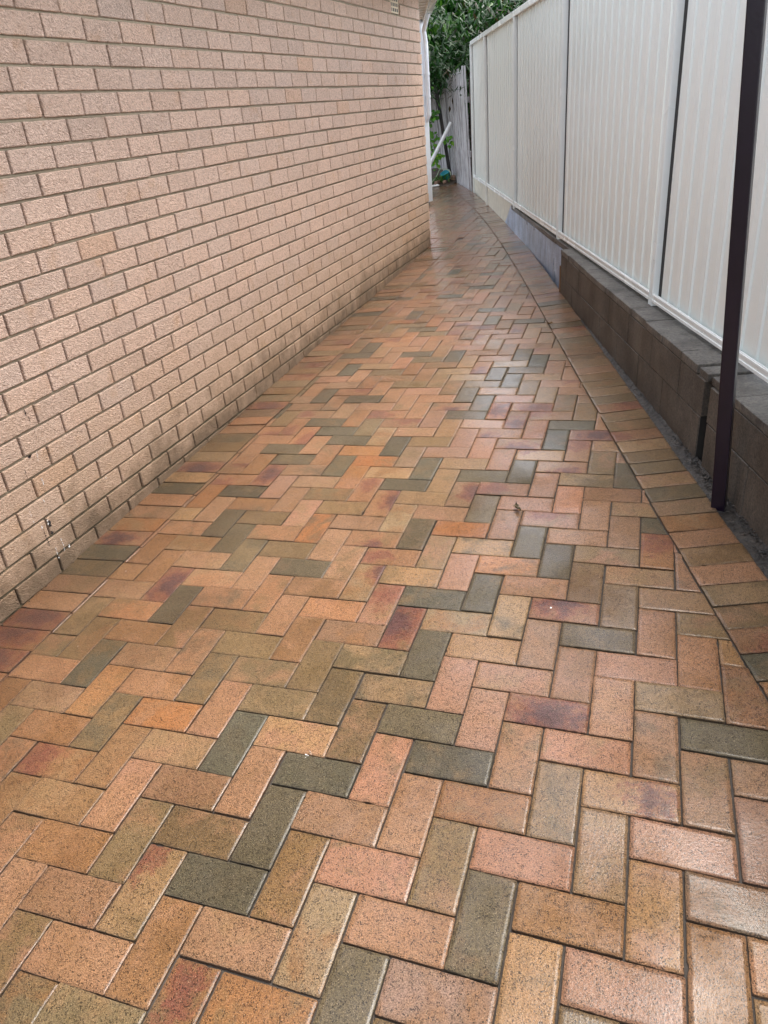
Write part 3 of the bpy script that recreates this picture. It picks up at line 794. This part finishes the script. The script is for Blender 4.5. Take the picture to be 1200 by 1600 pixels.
# ------------------------------------------------------------------ weathered timber fence
tf = empty('timber_fence', (-.37, 11.75, ground(-.37, 11.75)))
tag(tf, 'leaning weathered grey paling fence between the cream steel fence and the garden', 'fence')
bm = bmesh.new(); rnd = random.Random(21)
TA, TB = Vector((-.36, 11.72, 0)), Vector((-1.62, 14.75, 0)); td = (TB-TA).normalized(); tn = Vector((-td.y, td.x, 0))
L = (TB-TA).length; s = 0; k = 0
while s < L:
    wv = rnd.uniform(.078, .105); p = TA+td*s+tn*rnd.uniform(-.012, .012); g0 = ground(p.x, p.y)
    top = -.01-.12*s/1.0*.55+rnd.uniform(-.035, .035)
    lean = -.045*s*0 - rnd.uniform(-.012, .012)
    off = (k % 2)*.02
    z0 = g0-.03+rnd.uniform(0, .02)
    ey = td*wv; ez = Vector((0, 0, top-z0))+td*(.10+rnd.gauss(0, .012))*min(1, s/.5+.1)+tn*(.05)
    box(bm, p+tn*off+Vector((0, 0, z0)), tn*.013, ey, ez, 0, .0015)
    s += wv*.9+rnd.choice((0, 0, .012)); k += 1
place(link('palings', bm, PALE), tf)
bm = bmesh.new()
for z in (-1.15, -.45):
    box(bm, TA-tn*.045+Vector((0, 0, z)), tn*.04, TB-TA, (0, 0, .075), 0, .003)
place(link('fence_rail', bm, PALE), tf)
bm = bmesh.new(); p = TA-td*.10
box(bm, (p.x-.02, p.y-.01, ground(p.x, p.y)), (.05, -.015, 0), (.02, .09, 0), (-.01, 0, 1.40), 0, .003)
place(link('end_post', bm, mat_wood('dark_rotten_post', (.06, .035, .03), (.025, .018, .018))), tf)
# second run closing off the garden behind
tf2 = empty('timber_fence', (-2.6, 15.2, ground(-2.6, 15.2)))
tag(tf2, 'grey paling fence at the back of the garden bed, behind the climber', 'fence')
bm = bmesh.new(); s = 0
A2 = Vector((-1.66, 14.8, 0)); d2 = Vector((-1, .08, 0)).normalized(); n2 = Vector((d2.y, -d2.x, 0))
while s < 5:
    wv = rnd.uniform(.085, .1); p = A2+d2*s
    box(bm, p+Vector((0, 0, -1.6)), n2*.013, d2*wv, Vector((.12, 0, 1.25+rnd.uniform(-.04, .04))), 0, .0015); s += wv*.97+.004
place(link('palings', bm, PALE), tf2)

# ------------------------------------------------------------------ big tree behind the fences
def leaf(b, T, p, d, up, L, W, tone, droop=.25):
    d = d.normalized(); sd = d.cross(up)
    if sd.length < .05: sd = d.orthogonal()
    sd.normalize(); nn = sd.cross(d).normalized()
    a = b.verts.new(p); t1 = b.verts.new(p+d*L*.45+sd*W*.5-nn*W*.12-Vector((0, 0, droop*L*.12)))
    t2 = b.verts.new(p+d*L*.45-sd*W*.5-nn*W*.12-Vector((0, 0, droop*L*.12)))
    m = b.verts.new(p+d*L*.48-Vector((0, 0, droop*L*.08))); e = b.verts.new(p+d*L-Vector((0, 0, droop*L*.5)))
    for f in ((a, t1, m), (a, m, t2), (m, t1, e), (m, e, t2)):
        fc = b.faces.new(f)
        for lp in fc.loops: lp[T] = (tone, tone, tone, 1)
tree = empty('mango_tree', (.9, 14.6, -1.5))
tree.name = 'broadleaf_tree'
tag(tree, 'dense dark green tree with long drooping leaves behind the fences', 'tree')
bm = bmesh.new(); rnd = random.Random(5)
base = Vector((.9, 14.6, -1.6))
tube(bm, [base, base+Vector((.05, -.1, .9)), base+Vector((-.1, .1, 1.8)), base+Vector((-.2, 0, 2.3)), base+Vector((-.1, .2, 2.9))], [.2, .16, .14, .10, .04], 12)
limbs = []
for k in range(22):
    z = rnd.uniform(1.0, 2.4); s0 = base+Vector((-.1, 0, z)); an = rnd.uniform(0, 2*math.pi); LL = rnd.uniform(1.2, 2.4)
    e = s0+Vector((math.cos(an)*LL, math.sin(an)*LL*.8, rnd.uniform(-.2, .5)))
    mid = (s0+e)/2+Vector((rnd.gauss(0, .15), rnd.gauss(0, .15), .15)); tube(bm, [s0, mid, e], [.055, .035, .012], 6); limbs.append((s0, mid, e))
for k in range(60):       # hanging bare twigs in the dark inside
    p = base+Vector((rnd.uniform(-.9, 1.6), rnd.uniform(-1.6, .2), rnd.uniform(1.5, 3.2))); q = p+Vector((rnd.gauss(0, .25), rnd.gauss(0, .2), -rnd.uniform(.3, .8)))
    tube(bm, [p, (p+q)/2+Vector((rnd.gauss(0, .06), 0, 0)), q], [.008, .006, .003], 4)
place(link('trunk', bm, BARK), tree)
bm = bmesh.new(); T = bm.loops.layers.float_color.new('tone')
def clump(c, n, spread, tb, size=(.10, .17)):
    for _ in range(n):
        an = rnd.uniform(0, 2*math.pi); d = Vector((math.cos(an), math.sin(an), rnd.uniform(-1.3, .15)))
        p = c+Vector((rnd.gauss(0, spread), rnd.gauss(0, spread), rnd.gauss(0, spread)))
        leaf(bm, T, p, d, Vector((0, 0, 1)), rnd.uniform(*size), rnd.uniform(.026, .042)*(1 if size[0] < .15 else 2.2), max(0, min(1, tb+rnd.gauss(0, .22))))
for k in range(1050):
    # crown volume: a long mass overhanging the timber fence and behind the steel fence
    u = rnd.random(); y = 11.9+u*4.6
    x = rnd.uniform(-2.8, 3.4); z = rnd.uniform(-.35, 1.3)
    # front face of the mass follows the fence line
    face = 11.75 + (.15 if x < -.4 else max(0, (x+.4))*.15) + .5*NS((x, z, 0), 1.3) + (0.35 if z < .3 else 0)
    if y < face: y = face+rnd.random()*.5
    if z < .05 and x > -.2: z += .7
    if x < -1.6 and z < -.1 + .2*NS((x, y, z), 2): z += .3
    # dark hollow at upper right as in a real crown's inside
    if .05 < x < 1.5 and z > .25 and rnd.random() < .8 and y < 13.6: y += 2.0
    tb = .38+.75*NS((x, y, z), 1.3)+(.35 if x < -.9 else 0)
    clump(Vector((x, y, z)), 22, .13, tb, (.10, .17) if y < 13.2 else (.18, .30))
place(link('crown', bm, LEAF), tree)
# a second tree further right / back closing the view
def bush(name, c, r, n, label, mat, cat='tree', size=(.12, .2), tb=.4, trunk=True):
    root = empty(name, (c[0], c[1], -1.6)); tag(root, label, cat)
    bm2 = bmesh.new(); T2 = bm2.loops.layers.float_color.new('tone'); rr = random.Random(int(c[0]*100)+n)
    for _ in range(n):
        v = Vector((rr.gauss(0, 1), rr.gauss(0, 1), rr.gauss(0, 1))).normalized()*(rr.random()**.35)
        p = Vector((c[0]+v.x*r[0], c[1]+v.y*r[1], c[2]+v.z*r[2])); t = tb+.5*NS(p, 1.2)
        for _ in range(10):
            an = rr.uniform(0, 6.28); d = Vector((math.cos(an), math.sin(an), rr.uniform(-1.1, .3)))
            q = p+Vector((rr.gauss(0, .15), rr.gauss(0, .15), rr.gauss(0, .15)))
            leaf(bm2, T2, q, d, Vector((0, 0, 1)), rr.uniform(*size), rr.uniform(.04, .06)*size[0]/.12, max(0, min(1, t+rr.gauss(0, .2))))
    place(link('crown', bm2, mat), root)
    if trunk:
        bm2 = bmesh.new(); tube(bm2, [(c[0], c[1], -1.7), (c[0]+.1, c[1], c[2]*.3), (c[0], c[1]+.1, c[2]+r[2]*.4)], [.2, .15, .06], 10)
        place(link('trunk', bm2, BARK), root)
bush('broadleaf_tree', (.6, 17.2, -.1), (4.6, 1.2, 1.9), 2300, 'dark tree furthest back, behind the drooping leaved tree', LEAF, tb=.12, size=(.3, .5))
bush('broadleaf_tree', (-4.6, 17.2, -.1), (3.0, 1.2, 1.8), 800, 'green tree behind the back paling fence at the left of the gap', LEAF, tb=.5, size=(.2, .34))

# ------------------------------------------------------------------ garden bed bits
bm = bmesh.new(); n = 10; rows = []
for a in range(n+1):
    r = []
    for b in range(n+1):
        x = -3.2+(2.35)*b/n; y = 11.62+.42*(x+3.2)*.55+ (15-11.9)*a/n
        y = 12.45+.42*(x+1.14)+(3.2)*a/n
        hgt = .0 if a == 0 else .05+.03*NS((x, y, 0), 3)
        r.append(bm.verts.new((x, y, ground(x, y)+hgt)))
    rows.append(r)
for a in range(n):
    for b in range(n): bm.faces.new((rows[a][b], rows[a][b+1], rows[a+1][b+1], rows[a+1][b]))
tag(link('garden_bed', bm, SOIL, smooth=True), kind='structure')
def G(x, y, h=0): return Vector((x, y, ground(x, y)+h))
# climbing plant
cl = empty('climbing_plant', G(-1.22, 12.9)); tag(cl, 'leafy climber with bright green lobed leaves on thin stems by the downpipe', 'plant')
bm = bmesh.new(); bl2 = bmesh.new(); T = bl2.loops.layers.float_color.new('tone'); rnd = random.Random(9)
def rleaf(p, r, tone):
    nrm = Vector((rnd.gauss(.2, .4), -1, rnd.gauss(.5, .4))).normalized(); a = nrm.orthogonal().normalized(); b = nrm.cross(a)
    c = bl2.verts.new(p+nrm*.008); ring = []
    for q in range(10):
        an = 2*math.pi*q/10; rr = r*(1 if q % 2 else .78)*(.55 if q == 0 else 1)
        ring.append(bl2.verts.new(p+rr*(math.cos(an)*a+math.sin(an)*b)))
    for q in range(10):
        f = bl2.faces.new((c, ring[q], ring[(q+1) % 10]))
        for lp in f.loops: lp[T] = (tone, tone, tone, 1)
for sx, zt in ((-1.36, -.35), (-1.22, -.55), (-1.12, -.9), (-1.42, -.8)):
    p = G(sx, 12.85); pts = [p]
    while pts[-1].z < zt: pts.append(pts[-1]+Vector((rnd.gauss(0, .025), rnd.gauss(0, .02), .12)))
    tube(bm, pts, [.009]*len(pts), 6)
    for q in pts[2:]:
        for _ in range(2): rleaf(q+Vector((rnd.gauss(0, .06), rnd.gauss(-.03, .04), rnd.gauss(0, .05))), rnd.uniform(.02, .04), rnd.uniform(.1, .9))
for c, n, tn in ((Vector((-1.30, 12.8, -.36)), 16, .95), (Vector((-1.22, 12.8, -.62)), 16, .1), (Vector((-1.40, 12.8, -1.05)), 14, .3), (Vector((-1.12, 12.7, -1.18)), 22, .8), (Vector((-1.2, 12.75, -.92)), 12, .6), (Vector((-.98, 12.9, -.98)), 9, .7)):
    for _ in range(n): rleaf(c+Vector((rnd.gauss(0, .05), rnd.gauss(0, .04), rnd.gauss(0, .055))), rnd.uniform(.025, .045), max(0, min(1, tn+rnd.gauss(0, .15))))
place(link('stem', bm, BARK), cl); place(link('leaves', bl2, LEAF2), cl)
# strap leaved clump
sp = empty('strap_leaf_plant', G(-1.2, 12.7)); tag(sp, 'clump of arching strap leaves low beside the downpipe', 'plant')
bm = bmesh.new(); T = bm.loops.layers.float_color.new('tone')
for k in range(46):
    an = rnd.uniform(-2.6, .3); L = rnd.uniform(.2, .42); w_ = rnd.uniform(.006, .011); p = G(-1.2+rnd.gauss(0, .1), 12.72+rnd.gauss(0, .05), .03)
    dx = Vector((math.cos(an), math.sin(an)*.5, 0)); sd = Vector((-dx.y, dx.x, 0)).normalized()*w_; prev = None; tn_ = rnd.uniform(.1, .7)
    for q in range(6):
        u = q/5; c = p+dx*L*u*.8+Vector((0, 0, L*(1.1*u-1.0*u*u*rnd.uniform(.8, 1.1)))); ww = sd*(1-u*.85)
        cur = (bm.verts.new(c-ww), bm.verts.new(c+ww))
        if prev:
            f = bm.faces.new((prev[0], prev[1], cur[1], cur[0]))
            for lp in f.loops: lp[T] = (tn_, tn_, tn_, 1)
        prev = cur
place(link('blades', bm, LEAF2), sp)
# leaning pipe
bm = bmesh.new(); a = Vector((-.93, 12.55, -.72)); b = Vector((-1.20, 12.05, -1.30))
a = Vector((-.90, 12.75, -.70)); d = (Vector((-1.155, 12.55, -1.165))-a); b = a+d*1.0
b = a + d*1.32; n = 16
ax = (b-a).normalized(); u = ax.orthogonal().normalized(); v = ax.cross(u); ro, ri = .027, .023
rings = [[bm.verts.new(c+r*(math.cos(2*math.pi*i/n)*u+math.sin(2*math.pi*i/n)*v)) for i in range(n)] for c, r in ((a, ri), (a, ro), (b, ro), (b, ri))]
for k in range(4):
    A, B = rings[k], rings[(k+1) % 4]
    for i in range(n): bm.faces.new((A[i], A[(i+1) % n], B[(i+1) % n], B[i]))
bmesh.ops.recalc_face_normals(bm, faces=bm.faces)
o = link('plastic_pipe', bm, PVC); tag(o, 'white plastic pipe leaning diagonally against the paling fence', 'pipe')
# grey stake against the palings
bm = bmesh.new(); p = G(-.80, 12.62, 0)
box(bm, p, (.045, 0, 0), (0, .03, 0), Vector((-.02, .05, .93)), 0, .002)
o = link('timber_stake', bm, PALE); tag(o, 'grey timber stake upright against the leaning palings behind the pipe', 'stake')
# black stake
bm = bmesh.new(); p = G(-1.02, 13.0, 0)
box(bm, p, (.05, 0, 0), (0, .03, 0), Vector((-.22, .10, 1.38)), 0, .002)
o = link('dark_stake', bm, mat_wood('blackened_wood', (.02, .018, .018), (.01, .01, .01))); tag(o, 'blackened timber leaning between the two runs of palings', 'stake')
# teal tub with rim
root = empty('plastic_tub', G(-1.0, 12.78, .06)); tag(root, 'small teal plastic tub tipped among the rubble', 'tub')
bm = bmesh.new(); n = 24; ax = Vector((-.25, -.35, .9)).normalized(); u = ax.orthogonal().normalized(); v = ax.cross(u); c0 = G(-1.0, 12.78, .07)
prof = [(0, 0), (.05, 0), (.066, .05), (.078, .10), (.085, .10), (.085, .108), (.072, .108), (.06, .03), (0, .02)]
rings = []
for r, h in prof:
    rings.append([bm.verts.new(c0+ax*h+max(r, .001)*(math.cos(2*math.pi*i/n)*u+math.sin(2*math.pi*i/n)*v)) for i in range(n)])
for A, B in zip(rings, rings[1:]):
    for i in range(n): bm.faces.new((A[i], A[(i+1) % n], B[(i+1) % n], B[i]))
bmesh.ops.recalc_face_normals(bm, faces=bm.faces)
place(link('tub_body', bm, TEAL, smooth=True), root)
# hose
bm = bmesh.new(); pts = []
for k in range(40):
    u_ = k/39; pts.append(G(-1.26+.34*u_+.03*math.sin(u_*9), 12.62+.18*math.sin(u_*3), .03+.16*math.sin(u_*math.pi*.9)+.05*u_))
tube(bm, pts, .008, 8); o = link('garden_hose', bm, mat_plain('hose_green', (.35, .42, .28), .4), smooth=True); tag(o, 'pale green garden hose looping over the bed beside the teal tub', 'hose')
# rubble
spots = [(-.88, 12.86, .07, 'broken salmon brick lying against the foot of the leaning palings'), (-1.10, 12.62, .06, 'broken brick lying before the teal tub'), (-.99, 12.64, .045, 'small brick fragment just right of the teal tub'), (-.80, 12.98, .06, 'half buried brick chunk furthest back by the palings')]
for k, (x, y, s, lab) in enumerate(spots):
    bm = bmesh.new(); rr = random.Random(k+40); an = rr.uniform(0, 3); ex = Vector((math.cos(an), math.sin(an), .1)); ey = Vector((-math.sin(an), math.cos(an), rr.uniform(-.2, .2)))
    box(bm, G(x, y, .03)-ex*s*.8, ex*s*1.6, ey*s, (0, 0, s*.8), 0, s*.12)
    for v_ in bm.verts: v_.co += Vector((rr.gauss(0, .003), rr.gauss(0, .003), rr.gauss(0, .003)))
    o = link('brick_rubble', bm, RUB); tag(o, lab, 'rubble', 'brick rubble in the garden bed')
bm = bmesh.new()
for k in range(3):
    bmesh.ops.create_icosphere(bm, subdivisions=2, radius=.028, matrix=Matrix.Translation(G(-1.17+k*.035, 12.50+k*.012, .018)) @ Matrix.Diagonal((1.2, .8, .6, 1)))
for v_ in bm.verts: v_.co += Vector((NS(v_.co, 40), NS(v_.co+Vector((5, 0, 0)), 40), NS(v_.co+Vector((0, 5, 0)), 40)))*.006
o = link('white_rag', bm, WHITE, smooth=True); tag(o, 'crumpled white scrap on the edge of the bed beside the downpipe', 'scrap')

# ------------------------------------------------------------------ small litter
def leaf_litter(x, y, L, an, label, dark=True):
    bm = bmesh.new(); rr = random.Random(int(x*1000)); n = 7; top = []; bot = []
    c = G(x, y, .003); dx = Vector((math.cos(an), math.sin(an), 0)); sd = Vector((-dx.y, dx.x, 0)); prev = None
    for q in range(n+1):
        u_ = q/n; w_ = L*.16*math.sin(math.pi*min(1, u_*1.02)**.8)+.0006; h = .004+.010*math.sin(u_*5+rr.random())**2
        p = c+dx*L*(u_-.5)+sd*.006*math.sin(u_*4)+Vector((0, 0, h))
        cur = (bm.verts.new(p-sd*w_+Vector((0, 0, .004))), bm.verts.new(p-Vector((0, 0, .002))), bm.verts.new(p+sd*w_+Vector((0, 0, .005))))
        if prev:
            bm.faces.new((prev[0], prev[1], cur[1], cur[0])); bm.faces.new((prev[1], prev[2], cur[2], cur[1]))
        prev = cur
    g = bmesh.ops.solidify(bm, geom=bm.faces, thickness=.0008)
    # side lobes
    for s in (-1, 1):
        a = c+dx*L*.05+Vector((0, 0, .006)); b = c+dx*L*.32+sd*s*L*.26+Vector((0, 0, .010)); tube(bm, [a, (a+b)/2+Vector((0, 0, .004)), b], [.0016, .003, .0005], 5)
    tube(bm, [c-dx*L*.5+Vector((0, 0, .006)), c-dx*L*.72+sd*.004+Vector((0, 0, .004))], [.001, .0008], 5)
    o = link('dead_leaf', bm, mat_plain('dead_leaf_brown', (.10, .075, .035) if dark else (.30, .17, .06), .6)); tag(o, label, 'leaf')
leaf_litter(1.776, 2.665, .052, 2.2, 'curled brown dead leaf lying alone on a salmon paver right of the middle')
leaf_litter(1.60, 5.02, .035, .4, 'tiny pale stick leaf lying on the soldier border near the wall step', False)
bm = bmesh.new(); rnd = random.Random(77)
for x, y, r in ((.66, .93, .0032), (.42, 1.66, .0014), (1.98, 2.06, .003), (.31, 2.10, .002), (1.06, 3.4, .0025)):
    n = 9; vs = [bm.verts.new(G(x+math.cos(q*6.283/n)*r*rnd.uniform(.6, 1.3), y+math.sin(q*6.283/n)*r*rnd.uniform(.6, 1.3), .0035)) for q in range(n)]
    bm.faces.new(vs)
for k in range(14):
    x, y = 1.4275+rnd.gauss(0, .004), 1.355+rnd.gauss(0, .007); n = 6; r = rnd.uniform(.0004, .0014)
    bm.faces.new([bm.verts.new(G(x+math.cos(q*6.283/n)*r, y+math.sin(q*6.283/n)*r, .0035)) for q in range(n)])
o = link('white_fleck', bm, WHITE); tag(o, kind='stuff', label='scattered tiny white droppings and flecks on the pavers', cat='flecks')

# grit and soil crumbs washed into the strip at the wall's foot
bm = bmesh.new(); rnd = random.Random(123)
for k in range(420):
    y = rnd.choice((rnd.uniform(2.2, 3.3), rnd.uniform(1.6, 5.0))); a = xout(y); b = FW(y)
    x = a+(b-a)*min(1, max(.05, rnd.betavariate(2.2, 1.1))); r = rnd.uniform(.0015, .0055)*(1.2 if y < 3.2 else .8)
    bmesh.ops.create_icosphere(bm, subdivisions=1, radius=r, matrix=Matrix.Translation(G(x, y, .004+r*.3)) @ Matrix.Rotation(rnd.random()*6, 4, 'Z') @ Matrix.Diagonal((1.4, .8, .6, 1)))
for k in range(160):
    y = rnd.uniform(1.5, 7.9); r = rnd.uniform(.001, .003)
    bmesh.ops.create_icosphere(bm, subdivisions=1, radius=r, matrix=Matrix.Translation(G(.012+abs(rnd.gauss(0, .012)), y, .001+r*.3)))
tag(link('grit', bm, GUT), kind='stuff', label='dark grit and soil crumbs gathered along the wall feet', cat='grit')
